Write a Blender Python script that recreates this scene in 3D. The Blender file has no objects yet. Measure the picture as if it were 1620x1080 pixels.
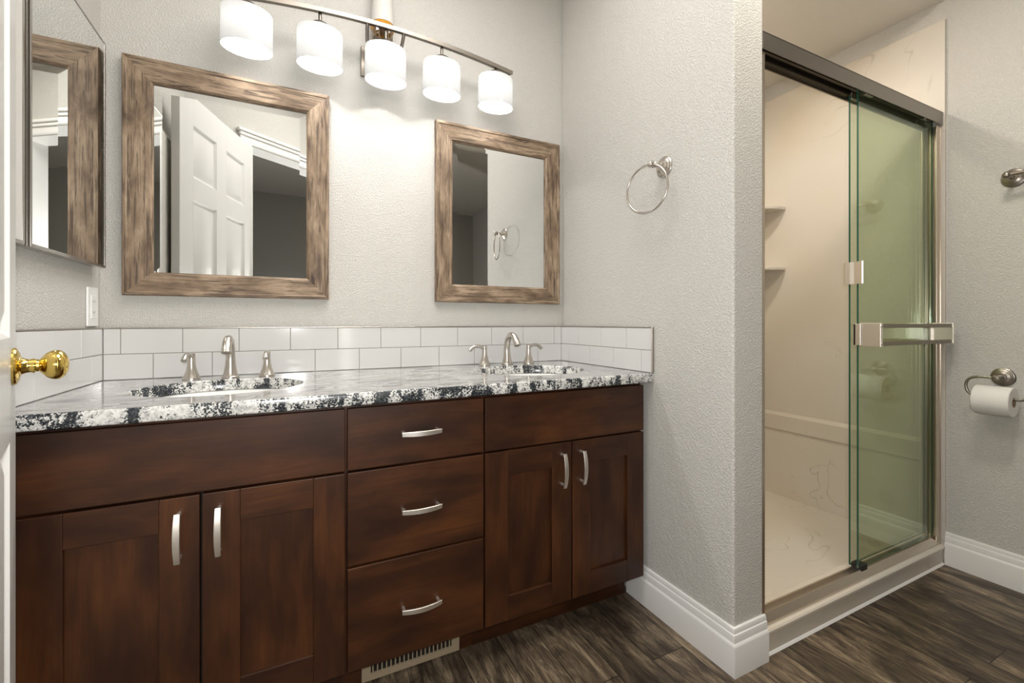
import bpy, bmesh, math, random
from mathutils import Matrix, Vector
random.seed(7)
SC = bpy.context.scene
COL = SC.collection
R = math.radians

# ------------------------------------------------------------------ camera
cam_d = bpy.data.cameras.new('camera')
cam = bpy.data.objects.new('camera', cam_d)
COL.objects.link(cam)
cam.location = (0.523, -1.74, 0.994)
cam.rotation_euler = (R(90), 0, R(-26.27))
cam_d.sensor_width = 36.0
cam_d.lens = 699.0 / 1620 * 36.0
cam_d.shift_y = -(540 - 510.5) / 1620
cam_d.clip_start = 0.02
SC.camera = cam

# ------------------------------------------------------------------ world, exposure, room lights
w = bpy.data.worlds.new('world')
SC.world = w
w.use_nodes = True
w.node_tree.nodes['Background'].inputs['Color'].default_value = (0.9, 0.93, 1.0, 1)
w.node_tree.nodes['Background'].inputs['Strength'].default_value = 0.02
SC.view_settings.view_transform = 'Standard'
SC.view_settings.look = 'None'
SC.view_settings.exposure = 1.48
SC.view_settings.gamma = 1.0
SC.view_settings.use_curve_mapping = False
SC.cycles.max_bounces = 14
SC.cycles.diffuse_bounces = 8
SC.cycles.glossy_bounces = 6
SC.cycles.transparent_max_bounces = 16
SC.cycles.sample_clamp_indirect = 4.0
SC.cycles.caustics_reflective = False
SC.cycles.caustics_refractive = False


def area_light(name, loc, size, watts, color, rot=(0, 0, 0)):
    d = bpy.data.lights.new(name, 'AREA')
    d.shape = 'DISK'
    d.size = size
    d.energy = watts
    d.color = color
    o = bpy.data.objects.new(name, d)
    o.location = loc
    o.rotation_euler = rot
    COL.objects.link(o)
    return o


CEIL_LIGHT = (1.90, -1.33, 2.50)
area_light('ceiling_lamp_light', CEIL_LIGHT, 0.30, 4.2, (1.0, 0.92, 0.80))
fl = bpy.data.lights.new('camera_flash_light', 'POINT')      # the photographer's flash, on the camera
fl.energy = 15.5
fl.color = (1.0, 0.99, 0.97)
fl.shadow_soft_size = 0.04
flo = bpy.data.objects.new('camera_flash_light', fl)
flo.location = (0.523, -1.76, 1.035)
COL.objects.link(flo)
area_light('shower_fill_light', (2.05, -0.42, 2.318), 0.13, 3.2, (1.0, 0.92, 0.81))  # unseen lamp, added to brighten the shower stall
area_light('vanity_fill_light', (0.85, -0.85, 2.56), 0.80, 6.0, (1.0, 0.97, 0.93))  # unseen soft fill, added to lift the light around the vanity
BULB_W = 3.3
BULB_COLOR = (1.0, 0.98, 0.95)

# ------------------------------------------------------------------ mesh builder


class MB:
    def __init__(self):
        self.bm = bmesh.new()
        self.uv = self.bm.loops.layers.uv.new('UVMap')

    def _merge(self, t, M=None, grain=None, mat=0, smooth=True):
        uv = t.loops.layers.uv.verify()
        t.normal_update()
        ou, ov = random.uniform(-20, 20), random.uniform(-20, 20)
        for f in t.faces:
            f.material_index = mat if mat is not None else f.material_index
            f.smooth = smooth
            if grain is not None:
                n = [abs(c) for c in f.normal]
                k = n.index(max(n))
                ax = [i for i in range(3) if i != k]
                if grain in ax:
                    a = grain
                    b = ax[0] if ax[1] == grain else ax[1]
                else:
                    a, b = ax
                for l in f.loops:
                    l[uv].uv = (l.vert.co[a] + ou, l.vert.co[b] + ov + 0.37 * k)
        if M is not None:
            t.transform(M)
            if M.determinant() < 0:
                bmesh.ops.reverse_faces(t, faces=t.faces[:])
        me = bpy.data.meshes.new('tmp')
        t.to_mesh(me)
        t.free()
        self.bm.from_mesh(me)
        bpy.data.meshes.remove(me)

    def box(self, a, b, bevel=0.0, seg=2, grain=0, mat=0, M=None):
        t = bmesh.new()
        t.loops.layers.uv.new('UVMap')
        lo = [min(a[i], b[i]) for i in range(3)]
        hi = [max(a[i], b[i]) for i in range(3)]
        vs = [t.verts.new((x, y, z)) for z in (lo[2], hi[2]) for y in (lo[1], hi[1]) for x in (lo[0], hi[0])]
        for q in ((0, 2, 3, 1), (4, 5, 7, 6), (0, 1, 5, 4), (2, 6, 7, 3), (0, 4, 6, 2), (1, 3, 7, 5)):
            t.faces.new([vs[i] for i in q])
        if bevel > 0:
            bmesh.ops.bevel(t, geom=t.edges[:], offset=bevel, offset_type='OFFSET', segments=seg, profile=0.5, affect='EDGES', clamp_overlap=True)
        self._merge(t, M, grain, mat, smooth=False)
        return self

    def lathe(self, prof, M=None, seg=32, sx=1.0, sy=1.0, mat=0):
        """prof: (r, z) pairs bottom to top, spun about z; r = 0 ends are closed to a point."""
        t = bmesh.new()
        t.loops.layers.uv.new('UVMap')
        rings = []
        for r, z in prof:
            if r < 1e-6:
                rings.append([t.verts.new((0, 0, z))])
            else:
                rings.append([t.verts.new((r * sx * math.cos(2 * math.pi * i / seg), r * sy * math.sin(2 * math.pi * i / seg), z)) for i in range(seg)])
        for A, B in zip(rings, rings[1:]):
            for i in range(seg):
                j = (i + 1) % seg
                if len(A) == 1 and len(B) == 1:
                    continue
                if len(A) == 1:
                    t.faces.new((A[0], B[j], B[i]))
                elif len(B) == 1:
                    t.faces.new((A[i], A[j], B[0]))
                else:
                    t.faces.new((A[i], A[j], B[j], B[i]))
        bmesh.ops.recalc_face_normals(t, faces=t.faces[:])
        self._merge(t, M, 2, mat)
        return self

    def sphere(self, c, r, sx=1, sy=1, sz=1, mat=0, M=None):
        n = 12
        prof = [(r * math.sin(math.pi * i / n) if 0 < i < n else 0.0, -r * math.cos(math.pi * i / n) * sz) for i in range(n + 1)]
        MM = Matrix.Translation(c)
        if M is not None:
            MM = M @ MM
        return self.lathe(prof, MM, 20, sx, sy, mat)

    def loft(self, secs, closed_path=False, cap=True, grain=None, mat=0, M=None):
        """secs: rings of 3-D points, all the same length."""
        t = bmesh.new()
        uv = t.loops.layers.uv.new('UVMap')
        rr = [[t.verts.new(p) for p in s] for s in secs]
        n = len(rr[0])
        pairs = list(zip(rr, rr[1:])) + ([(rr[-1], rr[0])] if closed_path else [])
        for A, B in pairs:
            for i in range(n):
                j = (i + 1) % n
                t.faces.new((A[i], A[j], B[j], B[i]))
        if cap and not closed_path:
            t.faces.new(list(reversed(rr[0])))
            t.faces.new(rr[-1])
        bmesh.ops.recalc_face_normals(t, faces=t.faces[:])
        self._merge(t, M, 0 if grain is None else grain, mat)
        return self

    def tube(self, pts, rad, seg=14, closed=False, mat=0, M=None):
        P = [Vector(p) for p in pts]
        n = len(P)
        rad = rad if isinstance(rad, (list, tuple)) else [rad] * n
        tang = []
        for i in range(n):
            a = P[(i - 1) % n] if (closed or i > 0) else P[0]
            b = P[(i + 1) % n] if (closed or i < n - 1) else P[-1]
            tang.append((b - a).normalized())
        ref = Vector((0, 0, 1)) if abs(tang[0].z) < 0.9 else Vector((1, 0, 0))
        u = (ref - ref.dot(tang[0]) * tang[0]).normalized()
        secs = []
        for i in range(n):
            tt = tang[i]
            u = (u - u.dot(tt) * tt).normalized()
            v = tt.cross(u)
            secs.append([P[i] + rad[i] * (math.cos(2 * math.pi * k / seg) * u + math.sin(2 * math.pi * k / seg) * v) for k in range(seg)])
        return self.loft(secs, closed, True, None, mat, M)

    def ribbon(self, pts, side, wid, thk, mat=0, M=None):
        """a flat bar: wid along the fixed direction side, thk across; wid may be a list."""
        P = [Vector(p) for p in pts]
        s = Vector(side).normalized()
        n = len(P)
        wid = wid if isinstance(wid, (list, tuple)) else [wid] * n
        secs = []
        for i in range(n):
            a, b = P[max(i - 1, 0)], P[min(i + 1, n - 1)]
            tt = (b - a).normalized()
            nn = tt.cross(s).normalized()
            h, k = wid[i] / 2, thk / 2
            c = min(h, k) * 0.35
            ring = []
            for (x, y) in ((-h + c, -k), (h - c, -k), (h, -k + c), (h, k - c), (h - c, k), (-h + c, k), (-h, k - c), (-h, -k + c)):
                ring.append(P[i] + s * x + nn * y)
            secs.append(ring)
        return self.loft(secs, False, True, None, mat, M)

    def sweep2d(self, path, prof, mat=0, left=True):
        """prof (depth, z) swept along a plan polyline; depth grows to the left (or right) of travel, mitred."""
        P = [Vector((p[0], p[1])) for p in path]
        n = len(P)
        secs = []
        for i in range(n):
            def nrm(d):
                d = d.normalized()
                return Vector((-d.y, d.x)) if left else Vector((d.y, -d.x))
            if i == 0:
                m = nrm(P[1] - P[0])
            elif i == n - 1:
                m = nrm(P[-1] - P[-2])
            else:
                a, b = nrm(P[i] - P[i - 1]), nrm(P[i + 1] - P[i])
                m = (a + b) / (1 + a.dot(b))
            secs.append([(P[i].x + m.x * d, P[i].y + m.y * d, z) for d, z in prof])
        return self.loft(secs, False, True, 0, mat)

    def prism(self, poly, axis, a, b, bevel=0.0, grain=0, mat=0, M=None):
        t = bmesh.new()
        t.loops.layers.uv.new('UVMap')

        def pt(p, h):
            q = [p[0], p[1]]
            q.insert(axis, h)
            return q
        A = [t.verts.new(pt(p, a)) for p in poly]
        B = [t.verts.new(pt(p, b)) for p in poly]
        n = len(poly)
        t.faces.new(A)
        t.faces.new(B)
        for i in range(n):
            t.faces.new((A[i], A[(i + 1) % n], B[(i + 1) % n], B[i]))
        bmesh.ops.recalc_face_normals(t, faces=t.faces[:])
        if bevel > 0:
            bmesh.ops.bevel(t, geom=t.edges[:], offset=bevel, offset_type='OFFSET', segments=2, profile=0.5, affect='EDGES', clamp_overlap=True)
        self._merge(t, M, grain, mat, smooth=False)
        return self

    def build(self, name, mats, parent=None, angle=32):
        me = bpy.data.meshes.new(name)
        self.bm.to_mesh(me)
        self.bm.free()
        for m in (mats if isinstance(mats, (list, tuple)) else [mats]):
            me.materials.append(m)
        sm = [p.use_smooth for p in me.polygons]
        me.set_sharp_from_angle(angle=R(angle))
        me.polygons.foreach_set('use_smooth', sm)
        o = bpy.data.objects.new(name, me)
        COL.objects.link(o)
        if parent is not None:
            off = Vector((0, 0, 0))
            p = parent
            while p is not None:
                off += p.location
                p = p.parent
            me.transform(Matrix.Translation(-off))
            o.parent = parent
        return o


def tag(o, label, cat, group=None):
    o['label'] = label
    o['category'] = cat
    if group:
        o['group'] = group
    return o


def thing(name, label, cat, loc, group=None):
    o = bpy.data.objects.new(name, None)
    o.empty_display_size = 0.05
    COL.objects.link(o)
    o.location = loc
    return tag(o, label, cat, group)


def structure(o, label, cat):
    o['kind'] = 'structure'
    return tag(o, label, cat)


def copy_tree(o, parent=None):
    c = o.copy()
    COL.objects.link(c)
    c.parent = parent
    for ch in list(o.children):
        copy_tree(ch, c)
    return c


def axis_to(d, loc=(0, 0, 0)):
    """matrix that sends +z to direction d, at loc"""
    return Matrix.Translation(loc) @ Vector(d).to_track_quat('Z', 'Y').to_matrix().to_4x4()


# ------------------------------------------------------------------ materials
class NT:
    def __init__(self, name):
        self.m = bpy.data.materials.new(name)
        self.m.use_nodes = True
        self.t = self.m.node_tree
        self.b = self.t.nodes['Principled BSDF']
        self.out = self.t.nodes['Material Output']

    def n(self, kind, **kw):
        o = self.t.nodes.new(kind)
        for k, v in kw.items():
            if k.startswith('in_'):
                key = k[3:]
                key = int(key) if key.isdigit() else key.replace('_', ' ')
                o.inputs[key].default_value = v
            else:
                setattr(o, k, v)
        return o

    def l(self, a, b):
        self.t.links.new(a, b)
        return self

    def set(self, **kw):
        for k, v in kw.items():
            self.b.inputs[k.replace('_', ' ')].default_value = v
        return self

    def coord(self, kind='Object', scale=(1, 1, 1), loc=(0, 0, 0), rot=(0, 0, 0)):
        c = self.n('ShaderNodeTexCoord')
        mp = self.n('ShaderNodeMapping')
        mp.inputs['Scale'].default_value = scale
        mp.inputs['Location'].default_value = loc
        mp.inputs['Rotation'].default_value = rot
        self.l(c.outputs[kind], mp.inputs['Vector'])
        return mp.outputs['Vector']

    def noise(self, vec, scale, detail=3, rough=0.55, dist=0.0):
        q = self.n('ShaderNodeTexNoise', in_Scale=scale, in_Detail=detail, in_Roughness=rough, in_Distortion=dist)
        self.l(vec, q.inputs['Vector'])
        return q.outputs['Fac']

    def ramp(self, fac, stops, interp='LINEAR'):
        q = self.n('ShaderNodeValToRGB')
        q.color_ramp.interpolation = interp
        e = q.color_ramp.elements
        while len(e) < len(stops):
            e.new(0.5)
        for i, (p, c) in enumerate(stops):
            e[i].position = p
            e[i].color = (c, c, c, 1) if isinstance(c, (int, float)) else (*c, 1)
        self.l(fac, q.inputs['Fac'])
        return q.outputs['Color']

    def mix(self, fac, a, b, mode='MIX'):
        q = self.n('ShaderNodeMix', data_type='RGBA', blend_type=mode)
        for s, v in ((q.inputs[0], fac), (q.inputs[6], a), (q.inputs[7], b)):
            if hasattr(v, 'links'):
                self.l(v, s)
            elif isinstance(v, (int, float)):
                s.default_value = v if s.type == 'VALUE' else (v, v, v, 1)
            else:
                s.default_value = (*v, 1)
        return q.outputs[2]

    def math(self, op, a, b=0.0, clamp=False):
        q = self.n('ShaderNodeMath', operation=op, use_clamp=clamp)
        for s, v in ((q.inputs[0], a), (q.inputs[1], b)):
            if hasattr(v, 'links'):
                self.l(v, s)
            else:
                s.default_value = v
        return q.outputs[0]

    def bump(self, h, strength, dist=0.001, normal=None):
        q = self.n('ShaderNodeBump', in_Strength=strength, in_Distance=dist)
        self.l(h, q.inputs['Height'])
        self.l(q.outputs['Normal'], self.b.inputs['Normal'])
        return q

    def color(self, c):
        self.l(c, self.b.inputs['Base Color'])
        return self


def plain(name, col, rough=0.5, metal=0.0, **kw):
    q = NT(name)
    q.set(Base_Color=(*col, 1), Roughness=rough, Metallic=metal, **kw)
    return q.m


def wall_paint(name, col, bump=0.35):
    q = NT(name)
    v = q.coord()
    big = q.noise(v, 1.3, 2)
    q.color(q.mix(q.math('MULTIPLY', big, 0.10), col, tuple(c * 0.9 for c in col)))
    h = q.noise(v, 210, 2, 0.5, 0.3)
    h2 = q.ramp(h, [(0.42, 0.0), (0.62, 1.0)])
    q.bump(h2, bump, 0.0012)
    q.set(Roughness=0.48)
    return q.m


def metal(name, col, rough, aniso=0.0):
    q = NT(name)
    q.set(Metallic=1.0, Base_Color=(*col, 1))
    q.set(Roughness=rough)
    return q.m


def cabinet_wood():
    q = NT('stained_alder')
    v = q.coord('UV')
    warp = q.noise(q.coord('UV', (2.2, 6, 1)), 1.0, 2)
    vm = q.n('ShaderNodeVectorMath', operation='MULTIPLY_ADD')
    q.l(warp, vm.inputs[0])
    vm.inputs[1].default_value = (0.02, 0.05, 0)
    q.l(v, vm.inputs[2])
    wv = vm.outputs[0]
    mp = q.n('ShaderNodeMapping')
    mp.inputs['Scale'].default_value = (5, 130, 1)
    q.l(wv, mp.inputs['Vector'])
    fib = q.noise(mp.outputs['Vector'], 1.0, 4, 0.6)
    mp2 = q.n('ShaderNodeMapping')
    mp2.inputs['Scale'].default_value = (2.6, 8, 1)
    q.l(wv, mp2.inputs['Vector'])
    blot = q.noise(mp2.outputs['Vector'], 1.4, 3, 0.55)
    c1 = q.ramp(blot, [(0.28, (0.0155, 0.0043, 0.0012)), (0.46, (0.040, 0.0118, 0.0030)), (0.70, (0.088, 0.0285, 0.0066))])
    c2 = q.mix(q.ramp(fib, [(0.35, 0.0), (0.68, 0.45)]), c1, (0.020, 0.0064, 0.0024))
    # knots
    vo = q.n('ShaderNodeTexVoronoi', in_Scale=1.0)
    q.l(q.coord('UV', (3.1, 4.6, 1)), vo.inputs['Vector'])
    gate = q.math('GREATER_THAN', q.n('ShaderNodeSeparateColor').outputs[0], 0.0)
    sep = q.n('ShaderNodeSeparateColor')
    q.l(vo.outputs['Color'], sep.inputs[0])
    gate = q.math('GREATER_THAN', sep.outputs[0], 0.72)
    kd = q.math('ADD', vo.outputs['Distance'], q.math('MULTIPLY', q.math('SUBTRACT', q.noise(v, 60, 2), 0.5), 0.05))
    k = q.math('MULTIPLY', q.ramp(kd, [(0.02, 1.0), (0.055, 0.0)]), gate)
    halo = q.math('MULTIPLY', q.ramp(kd, [(0.03, 0.5), (0.22, 0.0)]), gate)
    c3 = q.mix(halo, c2, (0.120, 0.042, 0.012))
    c4 = q.mix(k, c3, (0.008, 0.004, 0.003))
    q.color(c4)
    q.set(Roughness=0.46)
    q.b.inputs['Coat Weight'].default_value = 0.10
    q.b.inputs['Coat Roughness'].default_value = 0.3
    q.b.inputs['Specular IOR Level'].default_value = 0.35
    q.bump(fib, 0.06, 0.0005)
    return q.m


def frame_wood():
    q = NT('weathered_wood')
    fib = q.noise(q.coord('UV', (7, 130, 1)), 1.0, 5, 0.65, 0.4)
    blot = q.noise(q.coord('UV', (8, 22, 1)), 1.0, 4, 0.6, 0.5)
    c1 = q.ramp(blot, [(0.28, (0.095, 0.060, 0.036)), (0.46, (0.220, 0.150, 0.095)), (0.66, (0.40, 0.295, 0.20))])
    c2 = q.mix(q.ramp(fib, [(0.38, 0.9), (0.50, 0.0)]), c1, (0.070, 0.045, 0.028))
    crk = q.noise(q.coord('UV', (5, 55, 1), (3, 7, 0)), 1.0, 3, 0.5, 1.2)
    c3 = q.mix(q.ramp(crk, [(0.30, 0.9), (0.36, 0.0)]), c2, (0.045, 0.024, 0.014))
    q.color(c3)
    q.set(Roughness=0.6)
    q.bump(fib, 0.25, 0.001)
    return q.m


def granite(kind):
    q = NT('granite_' + kind)
    v = q.coord('Object')
    if kind == 'edge':
        clump = q.noise(q.coord('Object', (1, 1, 0.4), (0, 0, 0), (0, R(16), 0)), 24, 3, 0.6, 0.8)
        spk = q.noise(v, 260, 3, 0.6)
        thr = q.math('SUBTRACT', q.ramp(clump, [(0.37, 0.36), (0.48, 0.48), (0.61, 0.68)]), spk)
        dark = q.ramp(thr, [(0.0, 0.0), (0.03, 1.0)])
        base = q.ramp(q.noise(v, 120, 3), [(0.35, (0.42, 0.42, 0.41)), (0.6, (0.74, 0.73, 0.70))])
        blk = q.ramp(q.noise(v, 200, 2), [(0.4, (0.012, 0.014, 0.017)), (0.7, (0.07, 0.08, 0.09))])
        q.color(q.mix(dark, base, blk))
        q.set(Roughness=0.22)
    else:
        warp = q.noise(q.coord('Object', (1.0, 2.6, 1)), 3.2, 2, 0.5, 0.6)
        vm = q.n('ShaderNodeVectorMath', operation='MULTIPLY_ADD')
        q.l(warp, vm.inputs[0])
        vm.inputs[1].default_value = (0.25, 0.55, 0.3)
        q.l(v, vm.inputs[2])
        mp = q.n('ShaderNodeMapping')
        mp.inputs['Scale'].default_value = (4, 17, 4)
        q.l(vm.outputs[0], mp.inputs['Vector'])
        band = q.noise(mp.outputs['Vector'], 1.0, 4, 0.55, 0.7)
        c = q.ramp(band, [(0.32, (0.06, 0.062, 0.065)), (0.42, (0.19, 0.19, 0.187)), (0.50, (0.50, 0.495, 0.48)), (0.58, (0.26, 0.26, 0.255)), (0.66, (0.54, 0.53, 0.515))])
        spk = q.noise(v, 260, 3, 0.6)
        c = q.mix(q.ramp(spk, [(0.36, 0.75), (0.43, 0.0)]), c, (0.05, 0.055, 0.06))
        q.color(c)
        q.set(Roughness=0.10)
        q.b.inputs['Specular IOR Level'].default_value = 0.6
    return q.m


def marble():
    q = NT('cultured_marble')
    v = q.coord('Object')
    warp = q.n('ShaderNodeTexNoise', in_Scale=1.7, in_Detail=2.0)
    q.l(v, warp.inputs['Vector'])
    vm = q.n('ShaderNodeVectorMath', operation='MULTIPLY_ADD')
    q.l(warp.outputs['Color'], vm.inputs[0])
    vm.inputs[1].default_value = (0.5, 0.5, 0.5)
    q.l(v, vm.inputs[2])
    f = q.noise(vm.outputs[0], 2.6, 2, 0.5, 1.4)
    line = q.ramp(q.math('ABSOLUTE', q.math('SUBTRACT', f, 0.5)), [(0.0, 1.0), (0.010, 0.0)])
    gate = q.ramp(q.noise(v, 3.0, 2), [(0.50, 0.0), (0.68, 0.55)])
    tint = q.ramp(q.noise(v, 1.5, 2), [(0.35, (0.63, 0.56, 0.45)), (0.6, (0.66, 0.61, 0.54))])
    q.color(q.mix(q.math('MULTIPLY', line, gate), tint, (0.30, 0.25, 0.20)))
    q.set(Roughness=0.38)
    return q.m


def floor_mat():
    q = NT('plank_floor')
    v = q.coord('Object', (1, 1, 1), (0, 0.03, 0), (0, 0, R(90)))
    br = q.n('ShaderNodeTexBrick', offset=0.37, offset_frequency=2)
    br.inputs['Color1'].default_value = (0, 0, 0, 1)
    br.inputs['Color2'].default_value = (1, 1, 1, 1)
    br.inputs['Mortar'].default_value = (0.5, 0.5, 0.5, 1)
    br.inputs['Scale'].default_value = 1.0
    br.inputs['Brick Width'].default_value = 1.2
    br.inputs['Row Height'].default_value = 0.125
    br.inputs['Mortar Size'].default_value = 0.0012
    br.inputs['Mortar Smooth'].default_value = 0.1
    q.l(v, br.inputs['Vector'])
    vm = q.n('ShaderNodeVectorMath', operation='MULTIPLY_ADD')
    q.l(br.outputs['Color'], vm.inputs[0])
    vm.inputs[1].default_value = (7.3, 3.1, 11.0)
    q.l(v, vm.inputs[2])

    def st(s):
        mp = q.n('ShaderNodeMapping')
        mp.inputs['Scale'].default_value = s
        q.l(vm.outputs[0], mp.inputs['Vector'])
        return mp.outputs['Vector']
    fib = q.noise(st((8, 95, 1)), 1.0, 5, 0.7, 1.2)
    blot = q.noise(st((3.6, 12, 1)), 1.0, 6, 0.70, 1.2)
    c = q.ramp(blot, [(0.30, (0.032, 0.023, 0.016)), (0.42, (0.070, 0.051, 0.035)), (0.54, (0.155, 0.116, 0.076)), (0.68, (0.33, 0.255, 0.170))])
    c = q.mix(q.ramp(fib, [(0.34, 0.8), (0.58, 0.0)]), c, (0.018, 0.013, 0.010))
    tone = q.ramp(br.outputs['Color'], [(0.0, 0.62), (1.0, 1.30)])
    c = q.mix(1.0, c, tone, 'MULTIPLY')
    c = q.mix(br.outputs['Fac'], c, (0.008, 0.006, 0.005))
    q.color(c)
    q.set(Roughness=0.36)
    q.b.inputs['Specular IOR Level'].default_value = 0.35
    q.bump(fib, 0.15, 0.0006)
    return q.m


def shower_glass():
    q = NT('shower_glass')
    t = q.t
    t.nodes.remove(q.b)
    tr = q.n('ShaderNodeBsdfTransparent')
    film = q.noise(q.coord('Object', (1, 1, 0.4)), 5, 4, 0.6)
    q.l(q.ramp(film, [(0.3, (0.905, 0.93, 0.86)), (0.7, (0.925, 0.95, 0.885))]), tr.inputs['Color'])
    gl = q.n('ShaderNodeBsdfGlossy', in_Roughness=0.015)
    gl.inputs['Color'].default_value = (0.85, 0.95, 0.88, 1)
    fr = q.n('ShaderNodeFresnel')
    gm = q.n('ShaderNodeNewGeometry')
    q.l(q.math('SUBTRACT', 1.52, q.math('MULTIPLY', gm.outputs['Backfacing'], 1.52 - 1 / 1.52)), fr.inputs['IOR'])
    mx = q.n('ShaderNodeMixShader')
    q.l(fr.outputs[0], mx.inputs[0])
    q.l(tr.outputs[0], mx.inputs[1])
    q.l(gl.outputs[0], mx.inputs[2])
    df = q.n('ShaderNodeBsdfDiffuse')
    df.inputs['Color'].default_value = (0.46, 0.49, 0.34, 1)
    m2 = q.n('ShaderNodeMixShader')
    q.l(q.ramp(film, [(0.3, 0.03), (0.7, 0.065)]), m2.inputs[0])
    q.l(mx.outputs[0], m2.inputs[1])
    q.l(df.outputs[0], m2.inputs[2])
    q.l(m2.outputs[0], q.out.inputs['Surface'])
    return q.m


def opal_glass():
    q = NT('opal_glass')
    t = q.t
    t.nodes.remove(q.b)
    tl = q.n('ShaderNodeBsdfTranslucent')
    tl.inputs['Color'].default_value = (0.040, 0.040, 0.0395, 1)
    df = q.n('ShaderNodeBsdfDiffuse')
    df.inputs['Color'].default_value = (0.72, 0.72, 0.72, 1)
    mx = q.n('ShaderNodeMixShader', in_0=0.45)
    q.l(tl.outputs[0], mx.inputs[1])
    q.l(df.outputs[0], mx.inputs[2])
    gl = q.n('ShaderNodeBsdfGlossy', in_Roughness=0.2)
    m2 = q.n('ShaderNodeMixShader', in_0=0.04)
    q.l(mx.outputs[0], m2.inputs[1])
    q.l(gl.outputs[0], m2.inputs[2])
    em = q.n('ShaderNodeEmission', in_Strength=0.10)
    em.inputs['Color'].default_value = (1.0, 0.985, 0.96, 1)
    ad = q.n('ShaderNodeAddShader')
    q.l(m2.outputs[0], ad.inputs[0])
    q.l(em.outputs[0], ad.inputs[1])
    q.l(ad.outputs[0], q.out.inputs['Surface'])
    return q.m


def emit(name, col, s):
    q = NT(name)
    q.t.nodes.remove(q.b)
    e = q.n('ShaderNodeEmission', in_Strength=s)
    e.inputs['Color'].default_value = (*col, 1)
    q.l(e.outputs[0], q.out.inputs['Surface'])
    return q.m


M_WALL = wall_paint('wall_paint', (0.60, 0.583, 0.545), 0.9)
M_CEIL = wall_paint('ceiling_paint', (0.70, 0.67, 0.62), 0.25)
M_TRIM = plain('white_trim_paint', (0.80, 0.79, 0.77), 0.32)
M_DOOR = plain('white_door_paint', (0.78, 0.775, 0.755), 0.3)
M_TILE = plain('glazed_tile', (0.66, 0.655, 0.645), 0.08)
M_GROUT = plain('grout', (0.34, 0.32, 0.29), 0.8)
M_EDGE = metal('tile_edge_metal', (0.42, 0.38, 0.33), 0.35)
M_NICKEL = metal('brushed_nickel', (0.60, 0.555, 0.50), 0.27)
M_PULL = metal('satin_nickel', (0.86, 0.81, 0.74), 0.40)
M_NICKEL_D = metal('dark_brushed_nickel', (0.36, 0.325, 0.28), 0.32)
M_BRONZE = metal('brown_brushed_metal', (0.27, 0.235, 0.19), 0.36)
M_HEAD = metal('grey_brushed_metal', (0.30, 0.275, 0.25), 0.38)
M_BAR = metal('lamp_nickel', (0.24, 0.215, 0.185), 0.38)
M_CHROME = metal('chrome', (0.50, 0.48, 0.45), 0.26)
M_ALU = metal('champagne_aluminium', (0.66, 0.585, 0.50), 0.30)
M_BRASS = metal('polished_brass', (0.83, 0.60, 0.17), 0.10)
M_MIRROR = plain('mirror', (0.86, 0.87, 0.86), 0.0, 1.0)
M_WOOD = cabinet_wood()
M_FRAME = frame_wood()
M_GTOP = granite('top')
M_GEDGE = granite('edge')
M_MARBLE = marble()
M_FLOOR = floor_mat()
M_GLASS = shower_glass()
M_GLASS_EDGE = plain('glass_edge', (0.02, 0.09, 0.06), 0.1)
M_OPAL = opal_glass()
M_BULB = emit('lit_bulb', (1.0, 0.96, 0.9), 6.0)
M_DIFF = emit('lit_diffuser', (1.0, 0.95, 0.88), 3.0)
M_BLACK = plain('black_plastic', (0.012, 0.012, 0.012), 0.45)
M_SHADOW = plain('painted_cavity_shade', (0.01, 0.007, 0.005), 0.9)  # near-black colour standing in for shade inside gaps
M_CERAMIC = plain('white_ceramic', (0.82, 0.82, 0.80), 0.10)
M_PLASTIC = plain('white_plastic', (0.80, 0.80, 0.78), 0.3)
M_PAPER = plain('tissue_paper', (0.80, 0.79, 0.76), 0.9)
M_CARD = plain('cardboard', (0.30, 0.22, 0.14), 0.9)
M_VENT = plain('beige_enamel', (0.36, 0.285, 0.19), 0.4)
M_CREAM = plain('cream_fabric', (0.62, 0.60, 0.56), 0.6)
M_HALL = wall_paint('hall_paint_shaded', (0.30, 0.29, 0.26), 0.2)  # wall paint darkened in its colour to keep the room beyond dim

q = NT('amber_glass')
q.set(Base_Color=(0.80, 0.36, 0.03, 1), Roughness=0.08)
q.b.inputs['Transmission Weight'].default_value = 0.25
M_AMBER = q.m
q = NT('clear_ribbed_glass')
q.t.nodes.remove(q.b)
_tr = q.n('ShaderNodeBsdfTransparent')
_tr.inputs['Color'].default_value = (0.86, 0.82, 0.74, 1)
_gl = q.n('ShaderNodeBsdfGlossy', in_Roughness=0.08)
_mx = q.n('ShaderNodeMixShader', in_0=0.3)
q.l(_tr.outputs[0], _mx.inputs[1]).l(_gl.outputs[0], _mx.inputs[2]).l(_mx.outputs[0], q.out.inputs['Surface'])
M_CLEAR = q.m

# ------------------------------------------------------------------ dimensions (metres); x along the vanity wall, y into the room is negative
XD, TD = 1.641, 0.129          # divider wall: left face, thickness
YD = -0.895                    # divider end
XRW = 2.94                     # right wall
ZC = 2.60                      # ceiling
CT = 0.82                      # counter top
CB = 0.788                     # counter underside
YC = -0.586                    # counter front
YF = -0.565                    # cabinet fronts
DH = Vector((0.303, -1.313))   # door hinge in plan
DD = Vector((0.318, -0.948)).normalized()   # free edge -> hinge
WU = Vector((0.821, -0.571)).normalized()   # along the diagonal wall
WN = Vector((-WU.y * -1, WU.x * -1))        # placeholder
WN = Vector((WU.y, -WU.x))                  # away from the bathroom

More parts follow.
